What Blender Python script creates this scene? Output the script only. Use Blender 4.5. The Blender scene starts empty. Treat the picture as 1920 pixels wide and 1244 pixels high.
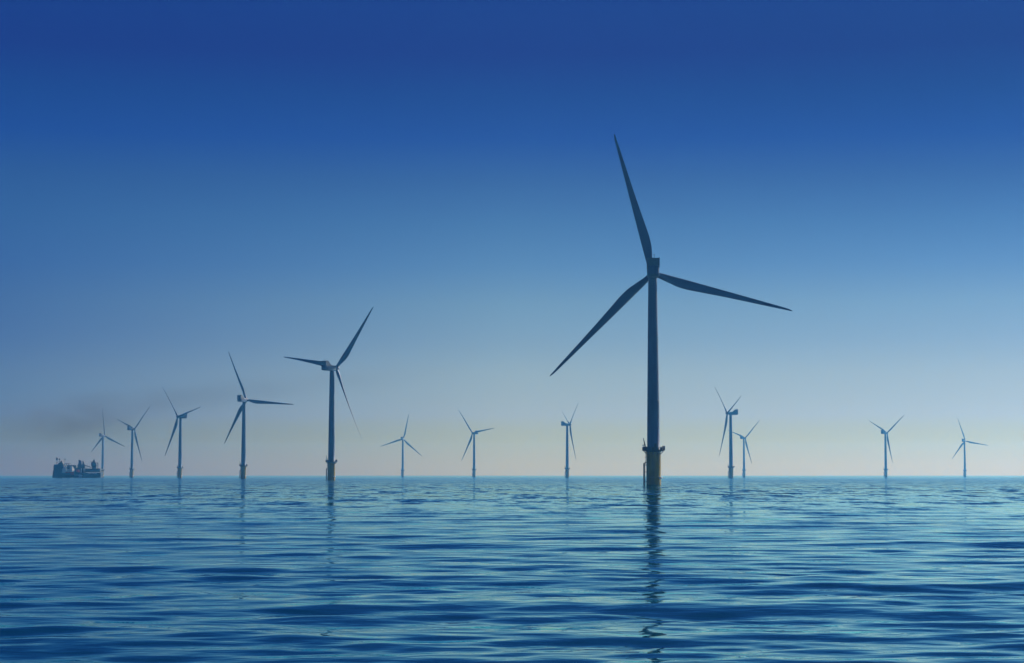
import bpy, bmesh, math, random
import numpy as np
from mathutils import Matrix, Vector

S = bpy.context.scene
COL = S.collection
R = math.radians
PI = math.pi

# ------------------------------------------------------------------ camera
CAM_H = 3.95
F_PX = 3700.0                      # focal length in pixels of the 1920-wide photograph
cam_data = bpy.data.cameras.new("camera")
cam_data.sensor_width = 36.0
cam_data.lens = F_PX / 1920.0 * 36.0
cam_data.clip_start = 0.5
cam_data.clip_end = 40000.0
cam = bpy.data.objects.new("camera", cam_data)
COL.objects.link(cam)
cam.location = (0, 0, CAM_H)
cam.rotation_euler = (R(90) + math.atan((890.5 - 622.0) / F_PX), 0, 0)
S.camera = cam

# ------------------------------------------------------------------ sky and sun
SUN_EL, SUN_AZ = 28.0, 46.0        # azimuth to the right of the view direction (+Y)
SUN_E = 5.0
SKY_STRENGTH = 0.1
# colour balance of the sky by elevation (degrees): a clear day, pale at the sea, deep blue higher up
SKY_TINT = [(0, (0.5429, 0.5191, 0.0036)), (0.254, (0.5429, 0.5191, 0.0036)), (0.933, (0.4495, 0.4585, 0.0217)), (1.705, (0.4111, 0.4861, 0.6567)), (2.943, (0.3787, 0.4669, 0.6361)), (3.872, (0.3083, 0.4155, 0.6138)), (4.956, (0.2605, 0.3879, 0.5806)), (6.039, (0.1807, 0.3195, 0.5553)), (7.275, (0.1314, 0.2627, 0.4932)), (8.509, (0.0889, 0.1925, 0.4292)), (9.738, (0.0443, 0.13, 0.4204)), (10.963, (0.0353, 0.1049, 0.3594)), (12.181, (0.0346, 0.0744, 0.325)), (13.618, (0.0345, 0.0892, 0.346)), (30, (0.0345, 0.0892, 0.346)), (90, (0.0345, 0.0892, 0.346))]
AZ_LOW = [(0, (.18, .34, .66)), (.55, (.22, .42, .75)), (.746, (.43, .54, .88)), (.847, (1, 1, 1)), (.926, (.92, .91, .95)), (1, (.75, .75, .82))]
AZ_HORIZON = [(0, (.18, .22, .30)), (.55, (.24, .24, .32)), (.746, (.47, .30, .40)), (.847, (1, 1, 1)), (.926, (.90, .90, .90)), (1, (.75, .75, .82))]
AZ_HIGH = [(0, (.8, .85, .9)), (.55, (1.1, 1.1, 1.1)), (.746, (1.02, 1.20, 1.20)), (.847, (1, 1, 1)), (.926, (.64, .67, .78)), (1, (.60, .62, .70))]
world = bpy.data.worlds.new("World")
S.world = world
world.use_nodes = True
wt = world.node_tree
wt.nodes.clear()
wn = wt.nodes.new
w_out = wn("ShaderNodeOutputWorld")
w_bg = wn("ShaderNodeBackground")
w_sky = wn("ShaderNodeTexSky")
w_sky.sky_type = 'NISHITA'
w_sky.sun_disc = False
w_sky.sun_elevation = R(SUN_EL)
w_sky.sun_rotation = R(SUN_AZ)
w_sky.altitude = 0
w_sky.air_density = 1.0
w_sky.dust_density = 0.5
w_sky.ozone_density = 2.0
w_bg.inputs["Strength"].default_value = SKY_STRENGTH
w_tc = wn("ShaderNodeTexCoord")
w_sep = wn("ShaderNodeSeparateXYZ")
w_asin = wn("ShaderNodeMath"); w_asin.operation = 'ARCSINE'
w_max = wn("ShaderNodeMath"); w_max.operation = 'MAXIMUM'; w_max.inputs[1].default_value = 0.0
w_div = wn("ShaderNodeMath"); w_div.operation = 'DIVIDE'; w_div.inputs[1].default_value = R(90)
w_sqrt = wn("ShaderNodeMath"); w_sqrt.operation = 'SQRT'
w_ramp = wn("ShaderNodeValToRGB")
w_gain = wn("ShaderNodeVectorMath"); w_gain.operation = 'SCALE'
w_mul = wn("ShaderNodeMix"); w_mul.data_type = 'RGBA'; w_mul.blend_type = 'MULTIPLY'
w_mul.inputs[0].default_value = 1.0
L = wt.links.new
L(w_tc.outputs["Generated"], w_sep.inputs[0])
L(w_sep.outputs["Z"], w_max.inputs[0])
L(w_max.outputs[0], w_asin.inputs[0])
L(w_asin.outputs[0], w_div.inputs[0])
L(w_div.outputs[0], w_sqrt.inputs[0])
L(w_sqrt.outputs[0], w_ramp.inputs[0])
TINT_GAIN = max(max(c) for _, c in SKY_TINT)
cr = w_ramp.color_ramp
cr.interpolation = 'LINEAR'
for el, c in SKY_TINT[1:-1]:
    cr.elements.new(math.sqrt(el / 90.0))
for e, (el, c) in zip(sorted(cr.elements, key=lambda q: q.position), SKY_TINT):
    e.color = tuple(v / TINT_GAIN for v in c) + (1,)
# the sky low over the sea is paler towards the sun and deeper blue away from it
w_flat = wn("ShaderNodeVectorMath"); w_flat.operation = 'MULTIPLY'; w_flat.inputs[1].default_value = (1, 1, 0)
w_nrm = wn("ShaderNodeVectorMath"); w_nrm.operation = 'NORMALIZE'
w_dot = wn("ShaderNodeVectorMath"); w_dot.operation = 'DOT_PRODUCT'
w_dot.inputs[1].default_value = (math.sin(R(SUN_AZ)), math.cos(R(SUN_AZ)), 0)
w_half = wn("ShaderNodeMath"); w_half.operation = 'MULTIPLY_ADD'; w_half.inputs[1].default_value = 0.5; w_half.inputs[2].default_value = 0.5
def az_ramp(stops):
    r = wn("ShaderNodeValToRGB")
    for p, c in stops[1:-1]:
        r.color_ramp.elements.new(p)
    for e, (p, c) in zip(sorted(r.color_ramp.elements, key=lambda q: q.position), stops):
        e.position = p
    for e, (p, c) in zip(r.color_ramp.elements, stops):
        e.color = tuple(v / 1.5 for v in c) + (1,)
    L(w_half.outputs[0], r.inputs[0])
    return r
w_low = az_ramp(AZ_LOW)
w_high = az_ramp(AZ_HIGH)
w_hor = az_ramp(AZ_HORIZON)
w_elh = wn("ShaderNodeMapRange"); w_elh.interpolation_type = 'SMOOTHSTEP'
w_elh.inputs[1].default_value = 0.0; w_elh.inputs[2].default_value = math.sin(R(2.6))
w_azl = wn("ShaderNodeMix"); w_azl.data_type = 'RGBA'
L(w_sep.outputs["Z"], w_elh.inputs[0]); L(w_elh.outputs[0], w_azl.inputs[0])
L(w_hor.outputs[0], w_azl.inputs[6]); L(w_low.outputs[0], w_azl.inputs[7])
w_elf = wn("ShaderNodeMapRange"); w_elf.interpolation_type = 'SMOOTHSTEP'
w_elf.inputs[1].default_value = math.sin(R(4)); w_elf.inputs[2].default_value = math.sin(R(12))
w_azm = wn("ShaderNodeMix"); w_azm.data_type = 'RGBA'
w_az = wn("ShaderNodeMix"); w_az.data_type = 'RGBA'; w_az.blend_type = 'MULTIPLY'; w_az.inputs[0].default_value = 1.0
L(w_tc.outputs["Generated"], w_flat.inputs[0]); L(w_flat.outputs[0], w_nrm.inputs[0]); L(w_nrm.outputs[0], w_dot.inputs[0])
L(w_dot.outputs["Value"], w_half.inputs[0])
L(w_sep.outputs["Z"], w_elf.inputs[0])
L(w_elf.outputs[0], w_azm.inputs[0]); L(w_azl.outputs[2], w_azm.inputs[6]); L(w_high.outputs[0], w_azm.inputs[7])
L(w_ramp.outputs[0], w_az.inputs[6]); L(w_azm.outputs[2], w_az.inputs[7])
TINT_GAIN *= 1.5
L(w_az.outputs[2], w_gain.inputs[0])
w_gain.inputs["Scale"].default_value = TINT_GAIN
L(w_sky.outputs[0], w_mul.inputs[6])
L(w_gain.outputs[0], w_mul.inputs[7])
L(w_mul.outputs[2], w_bg.inputs["Color"])
L(w_bg.outputs[0], w_out.inputs["Surface"])

sun_data = bpy.data.lights.new("sun", 'SUN')
sun_data.energy = SUN_E
sun_data.angle = R(0.5)
sun_data.color = (1.0, 0.96, 0.9)
sun = bpy.data.objects.new("sun", sun_data)
COL.objects.link(sun)
sd = Vector((math.sin(R(SUN_AZ)) * math.cos(R(SUN_EL)), math.cos(R(SUN_AZ)) * math.cos(R(SUN_EL)), math.sin(R(SUN_EL))))
sun.rotation_euler = (-sd).to_track_quat('-Z', 'Y').to_euler()
sun.location = (300, 350, 300)

S.view_settings.view_transform = 'Standard'
S.view_settings.look = 'None'
S.view_settings.exposure = 0.0
S.view_settings.gamma = 1.0
S.cycles.use_denoising = True
S.cycles.max_bounces = 8
S.cycles.volume_bounces = 2
S.cycles.volume_step_rate = 1.0
S.cycles.volume_max_steps = 256

# ------------------------------------------------------------------ helpers
def material(name, color, rough=0.5, var=0.0, scale=1.0, metallic=0.0, stretch=(1, 1, 1), bump=0.0, dirt=None):
    m = bpy.data.materials.new(name)
    m.use_nodes = True
    t = m.node_tree
    b = t.nodes["Principled BSDF"]
    b.inputs["Base Color"].default_value = (*color, 1)
    b.inputs["Roughness"].default_value = rough
    b.inputs["Metallic"].default_value = metallic
    if var > 0:
        tc = t.nodes.new("ShaderNodeTexCoord")
        mp = t.nodes.new("ShaderNodeMapping")
        mp.inputs["Scale"].default_value = tuple(scale * s for s in stretch)
        n = t.nodes.new("ShaderNodeTexNoise")
        n.inputs["Detail"].default_value = 5
        n.inputs["Scale"].default_value = 1.0
        r = t.nodes.new("ShaderNodeValToRGB")
        d = dirt or tuple(v * (1 - var) for v in color)
        r.color_ramp.elements[0].position = 0.35
        r.color_ramp.elements[1].position = 0.62
        r.color_ramp.elements[0].color = (*d, 1)
        r.color_ramp.elements[1].color = (*color, 1)
        t.links.new(tc.outputs["Object"], mp.inputs[0])
        t.links.new(mp.outputs[0], n.inputs["Vector"])
        t.links.new(n.outputs["Fac"], r.inputs[0])
        t.links.new(r.outputs[0], b.inputs["Base Color"])
        if bump > 0:
            bp = t.nodes.new("ShaderNodeBump")
            bp.inputs["Strength"].default_value = bump
            t.links.new(n.outputs["Fac"], bp.inputs["Height"])
            t.links.new(bp.outputs[0], b.inputs["Normal"])
    return m

class MB:
    """collects shapes for ONE mesh"""
    def __init__(self):
        self.bm = bmesh.new()
        self.M = Matrix.Identity(4)
    def v(self, p):
        return self.bm.verts.new(self.M @ Vector(p))
    def f(self, vs):
        try:
            return self.bm.faces.new(vs)
        except ValueError:
            return None
    def loft(self, rings, cap=True, closed=True):
        rv = [[self.v(p) for p in r] for r in rings]
        n = len(rv[0])
        for a, b in zip(rv, rv[1:]):
            for i in range(n if closed else n - 1):
                j = (i + 1) % n
                self.f((a[i], a[j], b[j], b[i]))
        if cap:
            self.f(list(reversed(rv[0])))
            self.f(rv[-1])
        return self
    def lathe(self, prof, n=40, axis='Z', cap=True):
        rings = []
        for r, z in prof:
            ring = []
            for i in range(n):
                a = 2 * PI * i / n
                c, s = r * math.cos(a), r * math.sin(a)
                ring.append((c, s, z) if axis == 'Z' else (s, z, c))
            rings.append(ring)
        return self.loft(rings, cap)
    def box(self, c, s, rot=0.0):
        cx, cy, cz = c
        hx, hy, hz = s[0] / 2, s[1] / 2, s[2] / 2
        def q(x, y, z):
            return (cx + x * math.cos(rot) - y * math.sin(rot), cy + x * math.sin(rot) + y * math.cos(rot), cz + z)
        return self.loft([[q(-hx, -hy, z), q(hx, -hy, z), q(hx, hy, z), q(-hx, hy, z)] for z in (-hz, hz)])
    def prism(self, pts, y0, y1):
        """outline in x, z extruded along y"""
        return self.loft([[(x, y0, z) for x, z in pts], [(x, y1, z) for x, z in pts]])
    def tube(self, a, b, r, r2=None, n=8):
        a, b = Vector(a), Vector(b)
        d = (b - a).normalized()
        u = d.orthogonal().normalized()
        w = d.cross(u)
        r2 = r if r2 is None else r2
        return self.loft([[tuple(p + (u * math.cos(2 * PI * i / n) + w * math.sin(2 * PI * i / n)) * rr) for i in range(n)]
                          for p, rr in ((a, r), (b, r2))])
    def ring(self, rad, z, r, n=40, a0=0.0, a1=2 * PI):
        full = abs(a1 - a0 - 2 * PI) < 1e-6
        k = n if full else n + 1
        m = 6
        rings = []
        for i in range(k):
            a = a0 + (a1 - a0) * i / n
            rings.append([((rad + r * math.cos(2 * PI * j / m)) * math.cos(a), (rad + r * math.cos(2 * PI * j / m)) * math.sin(a),
                           z + r * math.sin(2 * PI * j / m)) for j in range(m)])
        if full:
            rings.append(rings[0])
        return self.loft(rings, cap=not full)
    def sphere(self, c, r, sz=1.0, n=12):
        prof = [(max(r * math.cos(t), 1e-3), r * sz * math.sin(t)) for t in [(-0.5 + i / n) * PI for i in range(n + 1)]]
        old = self.M
        self.M = old @ Matrix.Translation(c)
        self.lathe(prof, 2 * n)
        self.M = old
        return self
    def build(self, name, mat, parent=None, smooth=True, angle=40):
        bmesh.ops.remove_doubles(self.bm, verts=self.bm.verts, dist=1e-5)
        bmesh.ops.recalc_face_normals(self.bm, faces=self.bm.faces)
        if smooth:
            for f in self.bm.faces:
                f.smooth = True
            for e in self.bm.edges:
                if len(e.link_faces) == 2 and e.calc_face_angle(0) > R(angle):
                    e.smooth = False
        me = bpy.data.meshes.new(name)
        self.bm.to_mesh(me)
        self.bm.free()
        me.materials.append(mat)
        o = bpy.data.objects.new(name, me)
        COL.objects.link(o)
        if parent:
            o.parent = parent
        return o

def empty(name, loc, label, cat, group=None):
    o = bpy.data.objects.new(name, None)
    COL.objects.link(o)
    o.location = loc
    o.empty_display_size = 2
    o["label"], o["category"] = label, cat
    if group:
        o["group"] = group
    return o

# ------------------------------------------------------------------ the sea
def sea_material():
    m = bpy.data.materials.new("sea_water")
    m.use_nodes = True
    t = m.node_tree
    t.nodes.remove(t.nodes["Principled BSDF"])
    body = t.nodes.new("ShaderNodeBsdfDiffuse")              # light coming back out of the water
    body.inputs["Color"].default_value = WATER_BODY
    b = t.nodes.new("ShaderNodeBsdfGlossy")                  # sky mirrored in the surface
    b.inputs["Color"].default_value = WATER_GLOSS
    fr = t.nodes.new("ShaderNodeFresnel")
    fr.inputs["IOR"].default_value = WATER_IOR
    ms = t.nodes.new("ShaderNodeMixShader")
    t.links.new(fr.outputs[0], ms.inputs[0]); t.links.new(body.outputs[0], ms.inputs[1]); t.links.new(b.outputs[0], ms.inputs[2])
    t.links.new(ms.outputs[0], t.nodes["Material Output"].inputs["Surface"])
    geo = t.nodes.new("ShaderNodeNewGeometry")
    nz = []
    for sc, st, det in ((0.16, (0.55, 1.0, 1), 3), (0.75, (0.6, 1.0, 1), 3), (3.2, (0.8, 1, 1), 2)):
        mp = t.nodes.new("ShaderNodeMapping")
        mp.inputs["Scale"].default_value = tuple(sc * q for q in st)
        mp.inputs["Rotation"].default_value = (0, 0, 0.2 * sc)
        n = t.nodes.new("ShaderNodeTexNoise")
        n.inputs["Scale"].default_value = 1.0
        n.inputs["Detail"].default_value = det
        t.links.new(geo.outputs["Position"], mp.inputs[0])
        t.links.new(mp.outputs[0], n.inputs["Vector"])
        nz.append(n)
    # ripples come in patches
    mpp = t.nodes.new("ShaderNodeMapping"); mpp.inputs["Scale"].default_value = (0.05, 0.09, 0.05)
    npat = t.nodes.new("ShaderNodeTexNoise"); npat.inputs["Scale"].default_value = 1.0; npat.inputs["Detail"].default_value = 3
    rp = t.nodes.new("ShaderNodeMapRange"); rp.inputs[1].default_value = 0.45; rp.inputs[2].default_value = 0.7
    t.links.new(geo.outputs["Position"], mpp.inputs[0])
    t.links.new(mpp.outputs[0], npat.inputs["Vector"])
    t.links.new(npat.outputs["Fac"], rp.inputs[0])
    def mul(a, k):
        q = t.nodes.new("ShaderNodeMath"); q.operation = 'MULTIPLY'
        t.links.new(a, q.inputs[0])
        if isinstance(k, float): q.inputs[1].default_value = k
        else: t.links.new(k, q.inputs[1])
        return q.outputs[0]
    def add(a, c):
        q = t.nodes.new("ShaderNodeMath"); q.operation = 'ADD'
        t.links.new(a, q.inputs[0]); t.links.new(c, q.inputs[1])
        return q.outputs[0]
    # open water farther out is ruffled by the breeze; the near water is smoother
    ln = t.nodes.new("ShaderNodeVectorMath"); ln.operation = 'LENGTH'
    t.links.new(geo.outputs["Position"], ln.inputs[0])
    rr = t.nodes.new("ShaderNodeMapRange"); rr.interpolation_type = 'SMOOTHSTEP'
    for i_, v_ in ((1, 90.0), (2, 1300.0), (3, 0.02), (4, 0.13)):
        rr.inputs[i_].default_value = v_
    t.links.new(ln.outputs["Value"], rr.inputs[0])
    mpr = t.nodes.new("ShaderNodeMapping"); mpr.inputs["Scale"].default_value = (0.020, 0.004, 0.02)
    npr = t.nodes.new("ShaderNodeTexNoise"); npr.inputs["Scale"].default_value = 1.0; npr.inputs["Detail"].default_value = 5
    t.links.new(geo.outputs["Position"], mpr.inputs[0]); t.links.new(mpr.outputs[0], npr.inputs["Vector"])
    rv = t.nodes.new("ShaderNodeMapRange")
    for i_, v_ in ((1, 0.3), (2, 0.7), (3, 0.75), (4, 1.25)):
        rv.inputs[i_].default_value = v_
    t.links.new(npr.outputs["Fac"], rv.inputs[0])
    re_ = t.nodes.new("ShaderNodeMapRange"); re_.interpolation_type = 'SMOOTHSTEP'
    for i_, v_ in ((1, 1200.0), (2, 4500.0), (3, 1.0), (4, 0.5)):
        re_.inputs[i_].default_value = v_
    t.links.new(ln.outputs["Value"], re_.inputs[0])
    t.links.new(mul(mul(rr.outputs[0], rv.outputs[0]), re_.outputs[0]), b.inputs["Roughness"])
    h = add(mul(nz[0].outputs["Fac"], 0.22), mul(nz[1].outputs["Fac"], 0.048))
    h = add(h, mul(mul(nz[2].outputs["Fac"], 0.007), rp.outputs[0]))
    bp = t.nodes.new("ShaderNodeBump")
    bp.inputs["Strength"].default_value = 1.0
    bp.inputs["Distance"].default_value = 1.0
    t.links.new(h, bp.inputs["Height"])
    # open-water chop far out: facets leaning to and fro, coarse to fine
    mpc = t.nodes.new("ShaderNodeMapping"); mpc.inputs["Scale"].default_value = (0.17, 0.045, 0.1)
    nc = t.nodes.new("ShaderNodeTexNoise"); nc.inputs["Scale"].default_value = 1.0; nc.inputs["Detail"].default_value = 7
    nc.inputs["Roughness"].default_value = 0.72
    t.links.new(geo.outputs["Position"], mpc.inputs[0]); t.links.new(mpc.outputs[0], nc.inputs["Vector"])
    ca = t.nodes.new("ShaderNodeMapRange"); ca.interpolation_type = 'SMOOTHSTEP'
    for i_, v_ in ((1, 70.0), (2, 420.0), (3, 0.0), (4, CHOP)):
        ca.inputs[i_].default_value = v_
    t.links.new(ln.outputs["Value"], ca.inputs[0])
    cs = t.nodes.new("ShaderNodeVectorMath"); cs.operation = 'SUBTRACT'; cs.inputs[1].default_value = (0.5, 0.5, 0.5)
    t.links.new(nc.outputs["Color"], cs.inputs[0])
    cw = t.nodes.new("ShaderNodeVectorMath"); cw.operation = 'MULTIPLY'; cw.inputs[1].default_value = (0.45, 1.0, 0.0)
    t.links.new(cs.outputs[0], cw.inputs[0])
    sc_ = t.nodes.new("ShaderNodeVectorMath"); sc_.operation = 'SCALE'
    cd = t.nodes.new("ShaderNodeMapRange"); cd.interpolation_type = 'SMOOTHSTEP'
    for i_, v_ in ((1, 700.0), (2, 3800.0), (3, 1.0), (4, 0.3)):
        cd.inputs[i_].default_value = v_
    t.links.new(ln.outputs["Value"], cd.inputs[0])
    t.links.new(cw.outputs[0], sc_.inputs[0]); t.links.new(mul(ca.outputs[0], cd.outputs[0]), sc_.inputs["Scale"])
    ad = t.nodes.new("ShaderNodeVectorMath"); ad.operation = 'ADD'
    t.links.new(bp.outputs[0], ad.inputs[0]); t.links.new(sc_.outputs[0], ad.inputs[1])
    nm = t.nodes.new("ShaderNodeVectorMath"); nm.operation = 'NORMALIZE'
    t.links.new(ad.outputs[0], nm.inputs[0])
    for nd in (b, body, fr):
        t.links.new(nm.outputs[0], nd.inputs["Normal"])
    return m

CHOP = 1.05
WATER_BODY = (0.0, 0.040, 0.066, 1)
WATER_GLOSS = (0.69, 1.0, 0.99, 1)
WATER_IOR = 1.65
def build_sea():
    rng = np.random.default_rng(11)
    # rows by distance, columns fan out: fine near, coarse far
    d = [22.0]
    while d[-1] < 9000:
        d.append(d[-1] * 1.0052)
    d = np.array(d)
    u = np.linspace(-0.62, 0.62, 460)
    Y, U = np.meshgrid(d, u, indexing='ij')
    X = U * Y
    Z = np.zeros_like(X)
    nw = 110
    lam = np.exp(rng.uniform(np.log(0.8), np.log(20.0), nw))
    ang = R(-90) + rng.normal(0.15, 0.55, nw)
    k = 2 * PI / lam
    slope = 0.0165 * np.sqrt(60.0 / nw) * np.exp(-0.5 * (np.log(lam / 2.6) / 0.75) ** 2)
    amp = slope / k
    ph = rng.uniform(0, 2 * PI, nw)
    spacing = np.maximum(Y * 0.0052, Y * (u[1] - u[0]))
    for a, kk, th, p, l in zip(amp, k, ang, ph, lam):
        w = np.clip((l / spacing - 3.0) / 3.0, 0, 1)
        rows = w.max(axis=1) > 0
        n = int(rows.sum())
        if n == 0:
            continue
        arg = kk * (math.cos(th) * X[:n] + math.sin(th) * Y[:n]) + p
        Z[:n] += w[:n] * a * np.cos(arg)
    for l, a_, sl, p in ((9.5, 14, .011, .4), (11.5, -9, .012, 2.0), (13.0, 4, .013, 4.4), (15.5, -16, .012, 5.5), (18.0, 9, .010, 1.1), (7.5, -24, .010, 3.0)):
        kk = 2 * PI / l                               # low swell
        th = R(-90 + a_)
        w = np.clip((l / spacing - 3.0) / 3.0, 0, 1)
        Z += w * sl / kk * np.cos(kk * (math.cos(th) * X + math.sin(th) * Y) + p)
    nr, nc = X.shape
    V = np.stack([X, Y, Z], -1).reshape(-1, 3)
    idx = np.arange(nr * nc).reshape(nr, nc)
    quads = np.stack([idx[:-1, :-1], idx[:-1, 1:], idx[1:, 1:], idx[1:, :-1]], -1).reshape(-1, 4)
    # calm skirt to the sides and behind the camera, one sheet with the fan
    ex = np.array([(-9000, -9000, 0), (9000, -9000, 0), (9000, 9000, 0), (-9000, 9000, 0)], float)
    base = len(V)
    V = np.vstack([V, ex])
    nl, nrr, fl, fr = int(idx[0, 0]), int(idx[0, -1]), int(idx[-1, 0]), int(idx[-1, -1])
    extra = np.array([(base, base + 1, nrr, nl), (base + 1, base + 2, fr, nrr), (base + 3, base, nl, fl)])
    F = np.vstack([quads, extra])
    me = bpy.data.meshes.new("sea")
    me.vertices.add(len(V))
    me.vertices.foreach_set("co", V.astype(np.float32).ravel())
    me.loops.add(F.size)
    me.loops.foreach_set("vertex_index", F.astype(np.int32).ravel())
    me.polygons.add(len(F))
    me.polygons.foreach_set("loop_start", (np.arange(len(F)) * 4).astype(np.int32))
    me.polygons.foreach_set("loop_total", np.full(len(F), 4, np.int32))
    me.polygons.foreach_set("use_smooth", np.ones(len(F), bool))
    me.update(calc_edges=True)
    me.materials.append(sea_material())
    o = bpy.data.objects.new("sea", me)
    COL.objects.link(o)
    o["kind"] = "structure"
    o["label"] = "calm rippled blue green sea reaching to the hazy horizon"
    return o

build_sea()

# ------------------------------------------------------------------ wind turbines
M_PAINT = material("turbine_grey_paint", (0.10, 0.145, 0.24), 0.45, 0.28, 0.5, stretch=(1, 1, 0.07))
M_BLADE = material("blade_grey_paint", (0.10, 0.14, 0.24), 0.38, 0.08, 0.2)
M_YELLOW = material("yellow_marine_paint", (0.40, 0.245, 0.002), 0.34, 0.35, 0.5, stretch=(1, 1, 0.25), dirt=(0.22, 0.14, 0.004))
M_STEEL = material("dark_galvanised_steel", (0.10, 0.11, 0.12), 0.5, 0.3, 1.5, metallic=0.3)
M_WHITE = material("sun_glint_white", (0.90, 0.88, 0.82), 0.25, 0.05, 2.0)  # white for the block that stands in for a sun glint
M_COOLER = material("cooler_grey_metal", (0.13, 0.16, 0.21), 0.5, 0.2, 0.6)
M_GROWTH = material("marine_growth", (0.035, 0.040, 0.028), 0.85, 0.5, 2.5, bump=0.4)

HUB_H, OVERHANG, TILT, CONE, ROTOR_R = 80.6, 4.4, R(5), R(2), 56.0
PILE_R = 2.78

def blade_mesh():
    b = MB()
    rings = []
    rs = [1.1, 1.8, 2.6, 3.6, 5, 6.5, 8.2, 10, 12, 14.5, 17.5, 21, 25, 29.5, 34, 38.5, 43, 47, 50.3, 52.8, 54.4, 55.4, 55.9]
    def lerp(x, xs, ys): return float(np.interp(x, xs, ys))
    n = 18
    for r in rs:
        chord = lerp(r, [1, 3, 6.5, 10, 12.5, 15, 20, 30, 40, 50, 54, 55.4, 55.9], [2.1, 2.15, 3.0, 3.75, 3.95, 3.85, 3.35, 2.45, 1.75, 1.1, .75, .45, .15])
        thick = lerp(r, [1, 3, 6.5, 10, 15, 25, 40, 56], [1.0, .97, .6, .40, .29, .23, .18, .15])
        round_ = lerp(r, [1, 2.8, 9], [1, 1, 0])
        le = lerp(r, [1, 3, 12, 56], [-1.05, -1.05, -1.1, -0.30])
        if r > 54: le = lerp(r, [54, 55.9], [-0.33, 0.05])
        tw = R(lerp(r, [1, 8, 15, 30, 56], [14, 14, 10, 5, 1]) + 11)
        yb = 1.6 * max(0, (r - 12) / 44) ** 2
        ring = []
        for i in range(n):
            t = 2 * PI * i / n
            xc = (1 - math.cos(t)) / 2            # 0 leading, 1 trailing
            sgn = 1 if math.sin(t) >= 0 else -1
            foil = 5 * thick * (0.2969 * math.sqrt(xc) - 0.126 * xc - 0.3516 * xc ** 2 + 0.2843 * xc ** 3 - 0.1015 * xc ** 4)
            yf = sgn * foil * (1.15 if sgn > 0 else 0.85)
            yc = 0.5 * math.sin(t)
            x = le + chord * xc
            y = chord * (round_ * yc + (1 - round_) * yf)
            xr = x * math.cos(tw) + y * math.sin(tw)
            yr = -x * math.sin(tw) + y * math.cos(tw)
            ring.append((xr, yr + yb, r))
        rings.append(ring)
    b.loft(rings)
    return b

def rounded_rect(w, z0, z1, y, c, k=4):
    pts = []
    for cx, cz, a0 in ((w - c, z1 - c, 0), (-w + c, z1 - c, 90), (-w + c, z0 + c, 180), (w - c, z0 + c, 270)):
        for i in range(k + 1):
            a = R(a0 + 90 * i / k)
            pts.append((cx + c * math.cos(a), y, cz + c * math.sin(a)))
    return pts

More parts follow.
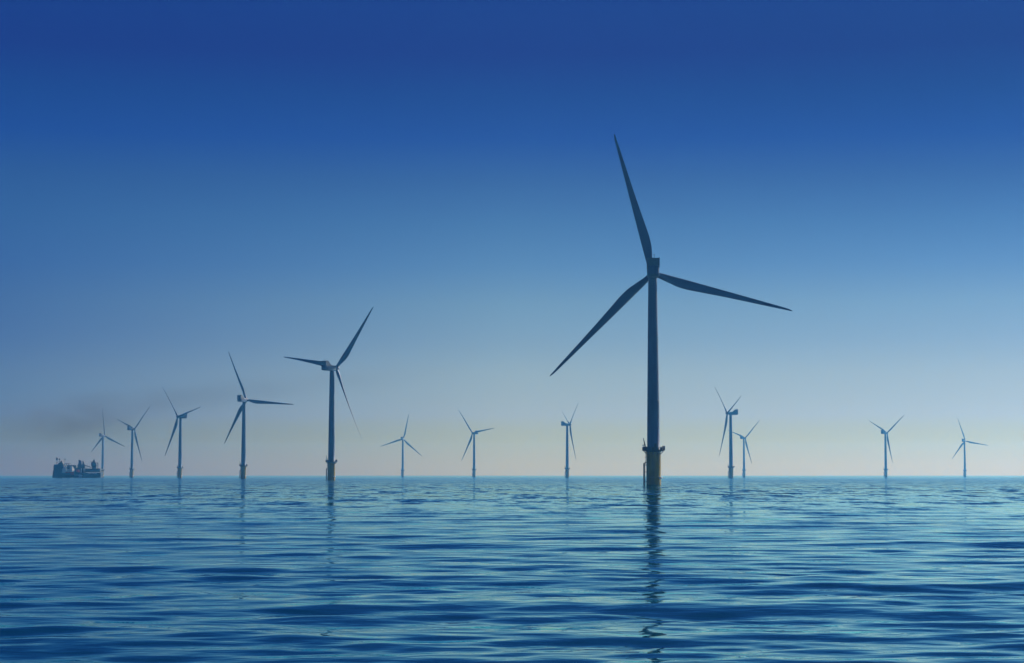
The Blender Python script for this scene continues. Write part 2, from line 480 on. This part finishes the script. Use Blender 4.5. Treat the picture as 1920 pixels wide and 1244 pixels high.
def make_turbine():
    t = empty("wind_turbine", (0, 0, 0), "", "wind turbine", "wind turbines standing in the sea")
    # yellow transition piece
    b = MB(); b.lathe([(PILE_R, 0.14), (PILE_R, 11.6), (PILE_R - .05, 12.6), (PILE_R - .05, 12.98)], 56, cap=False)
    fnd = b.build("foundation", M_YELLOW, t)
    b = MB(); b.lathe([(PILE_R + .01, -2.2), (PILE_R + .02, 0.0), (PILE_R + .01, 0.16), (PILE_R - .1, 0.17)], 56, cap=False)
    b.build("marine_growth_band", M_GROWTH, fnd)
    b = MB(); b.lathe([(PILE_R, 2.95), (PILE_R + .13, 2.97), (PILE_R + .13, 3.09), (PILE_R, 3.11)], 56, cap=False)
    b.build("flange", M_YELLOW, fnd)
    b = MB()
    b.M = Matrix.Rotation(R(-33), 4, 'Z') @ Matrix.Translation((PILE_R + .05, 0, 2.75)) @ Matrix.Rotation(R(5), 4, 'Z')
    b.loft([[(xx, y, z) for (y, _, z) in rounded_rect(.75 * s, -.36 * s, .36 * s, 0, .2 * s)] for xx, s in ((-.2, 1), (.25, 1.0), (.55, .85), (.72, .5))])
    b.build("sun_glint_block", M_WHITE, t)  # added block, turned towards the sun to imitate a glint on the pile
    # boat landing on the left-hand side
    b = MB()
    for yy in (-.78, .78):
        b.tube((-3.66, yy, -1.8), (-3.66, yy, 8.3), .24, n=12)
        b.tube((-3.66, yy, 8.2), (-2.7, yy, 8.7), .15, n=8)
        for z in (1.4, 5.0, 7.6):
            b.tube((-3.62, yy, z), (-2.45, yy * .9, z), .13, n=8)
    b.build("boat_landing", M_STEEL, t)
    b = MB()
    for yy in (-.27, .27):
        b.tube((-3.25, yy, -1.0), (-3.25, yy, 8.2), .055, n=6)
        b.tube((-3.02, yy, 8.0), (-3.02, yy, 14.2), .06, n=6)
    for i in range(30):
        b.tube((-3.25, -.27, -.6 + i * .3), (-3.25, .27, -.6 + i * .3), .03, n=5)
    for i in range(20):
        b.tube((-3.02, -.27, 8.3 + i * .3), (-3.02, .27, 8.3 + i * .3), .03, n=5)
    for z in (8.6, 10.6, 12.4):
        b.tube((-3.3, -.3, z), (-2.6, -.3, z), .12, n=6)
        b.tube((-3.3, .3, z), (-2.6, .3, z), .12, n=6)
    b.build("ladder", M_STEEL, t)
    # working platform
    b = MB()
    b.lathe([(2.72, 12.55), (3.05, 12.75), (4.05, 13.0), (4.30, 13.0), (4.30, 13.28), (2.5, 13.28), (2.5, 12.6)], 48, cap=False)
    for i in range(10):
        aa = 2 * PI * i / 10 + .2
        c, s = math.cos(aa), math.sin(aa)
        b.tube((2.75 * c, 2.75 * s, 11.7), (4.0 * c, 4.0 * s, 13.0), .11, n=6)
    plat = b.build("platform", M_STEEL, t)
    b = MB()
    b.ring(4.22, 14.45, .045); b.ring(4.22, 13.95, .035); b.ring(4.22, 13.52, .04)
    for i in range(64):
        aa = 2 * PI * i / 64
        c, s = 4.22 * math.cos(aa), 4.22 * math.sin(aa)
        b.tube((c, s, 13.2), (c, s, 14.45), .06 if i % 4 == 0 else .035, n=5)
    b.build("railing", M_STEEL, plat)
    for c_, s_, r_ in (((-3.45, -.9, 13.95), (1.25, 1.5, 1.34), 0), ((-2.6, -2.4, 13.8), (1.5, .9, 1.04), .75),
                       ((3.72, -1.0, 14.05), (1.05, 1.4, 1.54), 0), ((3.05, 2.1, 13.78), (1.0, 1.0, 1.0), .4), ((.4, -3.3, 13.75), (2.6, .9, .94), 0)):
        MB().box(c_, s_, r_).build("equipment_cabinet", M_STEEL, plat)
    b = MB()
    b.tube((-3.15, .35, 13.2), (-3.15, .35, 15.1), .22, .19, n=10)
    b.tube((-3.15, .35, 15.0), (-3.85, .15, 17.8), .26, .15, n=8)
    b.tube((-3.15, .35, 15.2), (-4.2, .2, 15.1), .22, .18, n=8)
    b.build("davit_crane", M_STEEL, t)
    # tower
    b = MB()
    prof = [(2.47, 13.25), (2.47, 13.5), (2.43, 13.55), (2.36, 24), (2.27, 31.9), (2.31, 31.95), (2.31, 32.15), (2.265, 32.2), (2.20, 38), (2.02, 53), (1.975, 56.9), (2.015, 56.95), (2.015, 57.12), (1.97, 57.17), (1.82, 68), (1.66, 78.4), (1.72, 78.45), (1.72, 79.2)]
    b.lathe(prof, 48, cap=True)
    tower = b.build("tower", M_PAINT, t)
    b = MB()
    b.M = Matrix.Rotation(R(-75), 4, 'Z')
    b.box((2.44, 0, 14.6), (.12, 1.0, 2.3))
    b.build("door", M_STEEL, tower)
    # nacelle: origin on the tower axis at hub height, rotor towards +Y
    nac = MB()
    nac.loft([rounded_rect(1.75, -1.1, 1.75, -9.4, .5), rounded_rect(2.2, -1.55, 2.25, -8.9, .55), rounded_rect(2.3, -1.75, 2.4, -7.5, .5),
              rounded_rect(2.3, -1.8, 2.4, -4.0, .5), rounded_rect(2.15, -1.8, 2.15, -1.5, .55), rounded_rect(1.95, -1.75, 1.85, 1.6, .7),
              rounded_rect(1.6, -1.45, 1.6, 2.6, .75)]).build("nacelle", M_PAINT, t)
    nacelle = [c for c in t.children if c.name.startswith("nacelle")][0]
    c = MB()
    old = Matrix.Identity(4)
    for sx in (-2.38, 2.20):                      # side cheeks with raked front edge
        c.loft([[(x, y, z) for y, z in ((-9.0, 1.4), (-9.15, 5.15), (-6.6, 5.15), (-3.2, 2.0), (-3.2, 1.4))] for x in (sx, sx + .18)])
    c.box((0, -8.3, 3.7), (4.4, .5, 2.75))
    c.box((0, -7.6, 5.0), (4.40, 2.0, .16))
    for i in range(5):
        c.box((-1.76 + i * .88, -8.62, 3.7), (.1, .14, 2.6))
    c.build("cooler", M_COOLER, nacelle)
    for x_, h_ in ((.35, 6.6), (-.9, 6.0)):
        c = MB(); c.tube((x_, -8.2, 5.0), (x_, -8.2, h_), .08, .06, 6); c.tube((x_ - .3, -8.2, h_ - .25), (x_ + .3, -8.2, h_ - .25), .05, .05, 5)
        c.build("wind_sensor_mast", M_STEEL, nacelle)
    # hub: origin at the rotor centre, axis +Y
    h = MB()
    h.lathe([(1.45, -1.9), (1.75, -1.5), (1.85, -.6), (1.85, .5), (1.72, 1.2), (1.35, 1.9), (.8, 2.35), (.25, 2.55), (.01, 2.58)], 36, axis='Y')
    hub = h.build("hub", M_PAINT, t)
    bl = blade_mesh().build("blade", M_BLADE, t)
    b1 = bl.copy(); COL.objects.link(b1)
    b2 = bl.copy(); COL.objects.link(b2)
    return t

def pose(t, yaw, phase, pitch=0.0):
    N = Matrix.Translation((0, 0, HUB_H)) @ Matrix.Rotation(-R(yaw), 4, 'Z')
    Hm = N @ Matrix.Rotation(TILT, 4, 'X') @ Matrix.Translation((0, OVERHANG, 0))
    k = 0
    for c in t.children:
        kind = c.name.split(".")[0]
        if kind == "nacelle":
            c.matrix_local = N
        elif kind == "hub":
            c.matrix_local = Hm
        elif kind == "blade":
            phi = R(90) - (R(phase) + k * 2 * PI / 3)
            c.matrix_local = Hm @ Matrix.Rotation(phi, 4, 'Y') @ Matrix.Rotation(-CONE, 4, 'X') @ Matrix.Rotation(-R(pitch), 4, 'Z')
            k += 1

def copy_tree(o, parent=None):
    c = o.copy(); COL.objects.link(c)
    if parent:
        c.parent = parent
    for ch in o.children:
        copy_tree(ch, c)
    return c

TURBINES = [
    (53.7, 750, 2.2, 105.1, "nearest and tallest wind turbine, dark against the sky, its reflection streaking down the water"),
    (-130.0, 1424, 37.4, 48.4, "second largest wind turbine, yellow base, one pale sunlit blade hanging down to the right"),
    (-276.6, 2037, 27.3, 114.2, "wind turbine with one blade pointing level right, standing left of the second largest one"),
    (-441.5, 2630, -135.2, 48.6, "wind turbine on the left half with its nacelle tail sticking out right of the tower"),
    (-642.1, 3341, 43.1, 41.7, "slim blue-grey wind turbine next right of the one behind the ship, blades to its right"),
    (-807.9, 3903, 35.0, 96.4, "small hazy wind turbine rising behind the stern of the ship, one blade straight up"),
    (-236.3, 4276, 11.9, 77.0, "small pale wind turbine first right of the second largest, seen square on"),
    (-70.3, 3668, -141.0, 51.5, "pale wind turbine with one blade up left and one pointing right past its nacelle"),
    (84.8, 3036, 75.3, 35.7, "pale wind turbine seen almost edge-on, nearest on the left of the tallest turbine"),
    (274.3, 2477, -105.1, 39.2, "mid-blue wind turbine first right of the tallest, its rotor left of its tower"),
    (487.3, 4154, 50.0, 41.4, "faint wind turbine whose left blade is crossed by the mid-blue turbine's tower"),
    (687.3, 3637, 57.9, 34.8, "pale wind turbine second from the right, one blade slanting up right, one down"),
    (1032.8, 4511, 38.2, 108.4, "faintest wind turbine, farthest right over the sea, one blade pointing level right"),
]
proto = make_turbine()
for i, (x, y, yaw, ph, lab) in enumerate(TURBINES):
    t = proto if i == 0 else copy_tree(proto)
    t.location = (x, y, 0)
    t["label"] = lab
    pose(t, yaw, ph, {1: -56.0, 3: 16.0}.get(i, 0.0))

# ------------------------------------------------------------------ the ship
SHIP_D = 2720.0
K = SHIP_D / F_PX
SX0 = (146.5 - 960.0) * K
def sx(X): return (90 + X / 17.4545 - 146.5) * K            # zoom-view pixel to ship metre
def sz(Yz): return (895.9 - (850 + Yz / 17.4545)) * K
M_HULL = material("navy_hull_paint", (0.012, 0.022, 0.055), 0.4, 0.35, 0.12)
M_HULL2 = material("faded_blue_hull_paint", (0.05, 0.08, 0.17), 0.45, 0.3, 0.15)
M_SHIPW = material("ship_white_paint", (0.88, 0.88, 0.86), 0.4, 0.15, 0.3)
M_SHIPG = material("ship_grey_paint", (0.035, 0.042, 0.06), 0.5, 0.3, 0.3)
M_RED = material("ship_red_paint", (0.55, 0.03, 0.03), 0.45, 0.25, 0.3)
M_DARKGLASS = material("dark_window_glass", (0.01, 0.014, 0.02), 0.1)

def build_ship():
    t = empty("cable_ship", (SX0, SHIP_D, 0), "dark blue work ship with deck cranes and white midships gear, at left on the horizon", "ship")
    HB = 9.5                                   # half beam
    def station(x, zt, wb, wt_, rake=0.0):
        return [(x + rake, -wt_, zt), (x, -wb, 1.0), (x, -wb * .85, -1.5), (x, wb * .85, -1.5), (x, wb, 1.0), (x + rake, wt_, zt)]
    b = MB()
    bow, stern = sx(185), sx(1800)
    zf, zm, za = sz(560), sz(640), sz(640)
    b.loft([station(bow, zf, .5, 1.5, 1.2), station(bow + 3, zf, 3.2, 6.0, .3), station(bow + 8, zf, 7.0, 9.5), station(bow + 16, zf, HB, HB),
            station(sx(590), zf, HB, HB), station(sx(600), zm, HB, HB), station(sx(1300), za, HB, HB), station(stern - 3, za, HB, HB), station(stern, za, HB - 1.5, HB - .6)])
    hull = b.build("hull", M_HULL, t, angle=30)
    b = MB(); b.box(((sx(1290) + stern) / 2 - .3, 0, (sz(520) + sz(632)) / 2 + .2), (stern - sx(1290) - 1.0, 2 * HB - .6, sz(520) - sz(632)))
    b.build("cable_tank", M_SHIPG, t)
    # hull markings
    b = MB(); b.box((sx(1010), -HB - .05, sz(720)), (sx(1080) - sx(940), .1, .55)); b.build("stripe", M_SHIPW, hull)
    b = MB()
    for i, X in enumerate((1100, 1133, 1166, 1200)):
        b.box((sx(X), -HB - .05, sz(737)), (1.25, .1, 2.4)); b.box((sx(X) + .7, -HB - .05, sz(724 + 12 * (i % 3))), (.8, .09, .6))
    b.build("lettering", M_SHIPW, hull)
    b = MB()
    for X, w in ((1430, 3.2), (1490, 1.6), (1560, 2.4), (1640, 3.0)):
        b.box((sx(X), -HB - .06, sz(668)), (w, .12, .8))
    b.build("fender_strip", M_SHIPW, hull)
    # high forward block
    b = MB()
    b.loft([[(x, y, z) for x, y in ((x0, -w), (x1, -HB + .4), (x1, HB - .4), (x0, w))] for z, x0, x1, w in
            ((zf - .2, bow + 2.6, sx(585), 5.5), (sz(440), bow + 3.0, sx(585), 7.5), (sz(375), bow + 3.8, sx(575), 8.5))])
    fwd = b.build("superstructure", M_HULL, t)
    b = MB()
    for k_, zz in enumerate((400, 440, 490)):
        for i in range(9):
            b.box((bow + 12 + i * 2.3, -HB + .3 if i > 1 else -HB + .6, sz(zz)), (1.1, .3, .7))
    b.build("window", M_DARKGLASS, fwd)
    b = MB()
    b.loft([[(sx(x), y, sz(Yz)) for x, y in ((x0, -8.5), (x1, -8.5), (x1, 8.5), (x0, 8.5))] for Yz, x0, x1 in ((377, 400, 575), (340, 410, 560), (325, 425, 545))])
    b.loft([[(sx(x), y, sz(Yz)) for x, y in ((x0, -4), (x1, -4), (x1, 4), (x0, 4))] for Yz, x0, x1 in ((326, 430, 535), (285, 465, 515), (255, 480, 500))])
    brg = b.build("bridge", M_SHIPG, t)
    b = MB(); b.box((sx(490), -8.5, sz(350)), (6.5, .3, .9)); b.build("window", M_DARKGLASS, brg)
    b = MB()
    b.tube((sx(335), -2, sz(376)), (sx(335), -2, sz(150)), .45, .25); b.tube((sx(395), 2, sz(376)), (sx(395), 2, sz(170)), .35, .2)
    b.tube((sx(290), -2, sz(330)), (sx(440), -2, sz(270)), .18)
    mast = b.build("mast", M_SHIPG, t)
    b = MB(); b.sphere((sx(335), -2, sz(195)), 1.55, 1.35); b.build("radar_dome", M_SHIPG, mast)
    b = MB(); b.sphere((sx(397), 2, sz(205)), 1.1, 1.2); b.build("radar_dome", M_SHIPG, mast)
    b = MB()
    b.tube((sx(570), 3, sz(380)), (sx(570), 3, sz(170)), .25, .15); b.box((sx(570), 3, sz(198)), (2.6, .4, 1.0))
    b.build("aerial", M_SHIPG, t)
    # helideck arc
    b = MB()
    b.lathe([(.2, 0), (4.6, .05), (4.6, .5), (.2, .9)], 24)
    b.bm.transform(Matrix.Translation((sx(675), 1, sz(350))))
    b.tube((sx(640), 1, sz(500)), (sx(640), 1, sz(348)), .5); b.tube((sx(710), 1, sz(500)), (sx(710), 1, sz(348)), .5)
    b.build("helideck", M_SHIPG, t)
    # midships house
    b = MB(); b.box(((sx(590) + sx(1230)) / 2, 5.0, (sz(640) + sz(480)) / 2), (sx(1230) - sx(590), 9.0, sz(480) - sz(640)))
    b.box((sx(760), 7.5, (sz(481) + sz(400)) / 2), (sx(920) - sx(600), 5, sz(400) - sz(481)))
    b.build("deckhouse", M_HULL, t)
    b = MB()
    zb = sz(640)
    b.box((sx(628), -HB - .6, (zb + sz(500)) / 2), (2.4, 6.0, sz(500) - zb), -.5)
    b.tube((sx(640), -HB - .6, sz(520)), (sx(603), -HB - 1.6, sz(420)), 1.3, 1.2, 12); b.tube((sx(645), -HB - .6, sz(530)), (sx(695), -HB - 1.6, sz(420)), 1.0, .9, 12)
    b.build("boat_davit", M_SHIPW, t)
    b = MB(); b.box((sx(735), -HB + .9, sz(545)), (7.0, 1.8, 1.1)); b.box((sx(740), -HB + .9, sz(585)), (7.4, 1.8, 1.0)); b.build("gangway", M_SHIPW, t)
    b = MB()
    for i, Yz in enumerate((585, 550, 515, 480, 445)):
        w = (5.6, 5.4, 4.8, 3.6, 2.4)[i]
        b.box((sx(862), -HB + .6, sz(Yz)), (w, w * .9, 1.2), -.5); b.box((sx(862), -HB + 1.0, sz(Yz) - .95), (w * .7, w * .7, 1.0), -.5)
    b.build("stair_tower", M_SHIPW, t)
    b = MB()
    b.loft([[(sx(x), y, sz(Yz)) for x, y in ((x0, -HB - .35), (x1, -HB - .35), (x1, -HB + 2.2), (x0, -HB + 2.2))] for Yz, x0, x1 in ((600, 805, 925), (650, 810, 942), (715, 855, 935))])
    b.build("rescue_boat", M_RED, t)
    b = MB(); b.box((sx(730), -HB + .7, sz(630)), (7.5, 1.6, 1.6)); b.box((sx(1050), -HB + 2.0, sz(580)), (3.4, 2, 3.4)); b.build("cargo_container", M_RED, t)
    # mid tower with funnels
    b = MB()
    b.box(((sx(990) + sx(1225)) / 2, 5.5, (sz(479) + sz(378)) / 2), (sx(1225) - sx(990), 8, sz(378) - sz(479)))
    b.build("engine_casing", M_SHIPG, t)
    b = MB()
    b.loft([[(sx(x), y, sz(Yz)) for x, y in ((x0, 2), (x1, 2), (x1, 5), (x0, 5))] for Yz, x0, x1 in ((380, 1010, 1115), (260, 1020, 1105), (225, 1012, 1055))])
    b.build("funnel", M_SHIPG, t)
    b = MB()
    b.loft([[(sx(x), y, sz(Yz)) for x, y in ((x0, 6), (x1, 6), (x1, 9), (x0, 9))] for Yz, x0, x1 in ((380, 1120, 1200), (300, 1130, 1175), (258, 1130, 1155))])
    b.build("funnel", M_SHIPG, t)
    b = MB()
    for X in (1170, 1250):
        b.tube((sx(X), -HB + 1, sz(640)), (sx(X), -HB + 1, sz(500)), .55)
    b.build("ventilator", M_SHIPW, t)
    b = MB()
    for X, Yz in ((1330, 330), (1400, 270), (1290, 400)):
        b.tube((sx(X), 0, sz(520)), (sx(X), 0, sz(Yz)), .16, .1)
    b.tube((sx(1240), 0, sz(400)), (sx(1460), 0, sz(470)), .5)
    b.build("deck_mast", M_SHIPG, t)
    # after crane
    b = MB(); b.tube((sx(1550), 0, sz(530)), (sx(1550), 0, sz(440)), 3.6, 3.2, 16); b.build("crane_pedestal", M_SHIPG, t)
    b = MB()
    b.loft([[(sx(x), y, sz(Yz)) for x, y in ((x0, -w), (x1, -w), (x1, w), (x0, w))] for Yz, x0, x1, w in
            ((470, 1490, 1610, 3), (410, 1460, 1635, 3.6), (340, 1455, 1620, 3.4), (270, 1500, 1575, 2), (205, 1530, 1555, .8))])
    b.tube((sx(1480), -2, sz(380)), (sx(1440), -2, sz(265)), .5, .3)
    b.tube((sx(1550), 2, sz(300)), (sx(1655), 2, sz(330)), .6, .4); b.tube((sx(1655), 2, sz(325)), (sx(1655), 2, sz(520)), .5, .4)
    b.build("crane", M_SHIPG, t)
    b = MB()
    for i in range(12):
        X = 1300 + i * 43
        b.tube((sx(X), -HB + .8, sz(522)), (sx(X), -HB + .8, sz(500)), .12, n=5)
    b.tube((sx(1300), -HB + .8, sz(500)), (sx(1775), -HB + .8, sz(500)), .14, n=5)
    b.tube((stern - 1, 0, sz(575)), (stern + 2.6, 0, sz(560)), .4, .3)
    b.build("railing", M_SHIPG, t)
    return t
build_ship()

# ------------------------------------------------------------------ smoke from the ship's funnels
def build_smoke():
    # centre line: (photo x, photo y, distance, half height m, half depth m, density)
    path = [(26, 812, 3500, 8, 20, 0.0), (60, 806, 3480, 30, 50, .6), (105, 796, 3450, 42, 60, 1.0), (165, 788, 3380, 40, 60, .7), (250, 764, 3250, 26, 50, .36),
            (360, 746, 3050, 20, 50, .24), (480, 733, 2850, 17, 45, .20), (600, 720, 2680, 15, 40, .16), (720, 706, 2520, 12, 35, .12), (860, 692, 2350, 7, 20, 0.0)]
    P = np.array([((px - 960) / F_PX * d, d, CAM_H + (890.5 - py) / F_PX * d) for px, py, d, *_ in path])
    n = 24
    dirv = (P[-1] - P[0]); L_ = np.linalg.norm(dirv[:2]); ux = np.array([dirv[0], dirv[1]]) / L_; vx = np.array([-ux[1], ux[0]])
    sarr = ((P[:, :2] - P[0, :2]) @ ux) / L_
    offs = (P[:, :2] - P[0, :2]) @ vx
    b = MB()
    rings = []
    for p, (px, py, d, hz, hd, den) in zip(P, path):
        rings.append([(p[0] + vx[0] * hd * 1.9 * math.cos(2 * PI * i / n), p[1] + vx[1] * hd * 1.9 * math.cos(2 * PI * i / n), min(p[2] + hz * 1.9 * math.sin(2 * PI * i / n), 148.0)) for i in range(n)])
    b.loft(rings)
    m = bpy.data.materials.new("thin_brown_smoke")
    m.use_nodes = True
    t = m.node_tree
    t.nodes.clear()
    out = t.nodes.new("ShaderNodeOutputMaterial")
    vol = t.nodes.new("ShaderNodeVolumePrincipled")
    vol.inputs["Color"].default_value = (0.16, 0.115, 0.075, 1)
    t.links.new(vol.outputs[0], out.inputs["Volume"])
    geo = t.nodes.new("ShaderNodeNewGeometry")
    def math_(op, a, c=None):
        q = t.nodes.new("ShaderNodeMath"); q.operation = op
        for i, v in enumerate((a, c)):
            if v is None: continue
            if isinstance(v, (int, float)): q.inputs[i].default_value = v
            else: t.links.new(v, q.inputs[i])
        return q.outputs[0]
    sub = t.nodes.new("ShaderNodeVectorMath"); sub.operation = 'SUBTRACT'; sub.inputs[1].default_value = tuple(P[0])
    t.links.new(geo.outputs["Position"], sub.inputs[0])
    def dot(vec):
        q = t.nodes.new("ShaderNodeVectorMath"); q.operation = 'DOT_PRODUCT'; q.inputs[1].default_value = vec
        t.links.new(sub.outputs[0], q.inputs[0]); return q.outputs["Value"]
    s = math_('DIVIDE', dot((ux[0], ux[1], 0)), float(L_))
    v = dot((vx[0], vx[1], 0)); z = dot((0, 0, 1))
    def curve(vals):
        """piecewise linear in s, values scaled into 0..1"""
        lo, hi = min(vals), max(vals)
        r = t.nodes.new("ShaderNodeValToRGB")
        els = r.color_ramp.elements
        while len(els) < len(vals): els.new(0.5)
        for e, p_, val in zip(els, sarr, vals):
            e.position = float(min(max(p_, 0), 1))
        for i, val in enumerate(vals):
            q = (val - lo) / (hi - lo + 1e-9)
            els[i].color = (q, q, q, 1)
        r.color_ramp.interpolation = 'B_SPLINE'
        t.links.new(s, r.inputs[0])
        return math_('ADD', math_('MULTIPLY', r.outputs[0], float(hi - lo)), float(lo))
    zc = curve([float(q) for q in P[:, 2] - P[0, 2]])
    vc = curve([float(q) for q in offs])
    hz = curve([float(q[3]) for q in path]); hd = curve([float(q[4]) for q in path]); dn = curve([float(q[5]) for q in path])
    def sq(a): return math_('MULTIPLY', a, a)
    mp = t.nodes.new("ShaderNodeMapping"); mp.inputs["Scale"].default_value = (0.012, 0.010, 0.03)
    nz = t.nodes.new("ShaderNodeTexNoise"); nz.inputs["Scale"].default_value = 1.0; nz.inputs["Detail"].default_value = 3
    t.links.new(geo.outputs["Position"], mp.inputs[0]); t.links.new(mp.outputs[0], nz.inputs["Vector"])
    e = math_('ADD', sq(math_('DIVIDE', math_('SUBTRACT', z, zc), hz)), sq(math_('DIVIDE', math_('SUBTRACT', v, vc), hd)))
    g = math_('POWER', 2.718, math_('MULTIPLY', e, -1.3))
    nn = math_('MAXIMUM', math_('MULTIPLY', math_('SUBTRACT', nz.outputs["Fac"], 0.28), 2.6), 0.0)
    den = math_('MULTIPLY', math_('MULTIPLY', g, dn), math_('MULTIPLY', nn, 0.0068))
    t.links.new(den, vol.inputs["Density"])
    o = b.build("smoke", m)
    o["kind"] = "stuff"
    o["label"] = "thin brown smoke drifting right in a long streak above the ship"
    o["category"] = "smoke"
    return o
build_smoke()

# ------------------------------------------------------------------ sea haze
HAZE_COLOR = (0.10, 0.48, 1.0)
HAZE_DENSITY = 0.000105
def build_haze():
    b = MB()
    b.box((0, 0, 73.5), (19000, 19000, 155.0))
    m = bpy.data.materials.new("sea_haze")
    m.use_nodes = True
    t = m.node_tree
    t.nodes.clear()
    out = t.nodes.new("ShaderNodeOutputMaterial")
    vol = t.nodes.new("ShaderNodeVolumePrincipled")
    vol.inputs["Color"].default_value = (*HAZE_COLOR, 1)
    vol.inputs["Absorption Color"].default_value = (1, 1, 1, 1)
    vol.inputs["Density"].default_value = HAZE_DENSITY
    vol.inputs["Anisotropy"].default_value = 0.55
    t.links.new(vol.outputs[0], out.inputs["Volume"])
    m.cycles.homogeneous_volume = True
    o = b.build("haze", m, smooth=False)
    o["kind"] = "stuff"
    o["label"] = "pale blue sea haze"
    return o
build_haze()
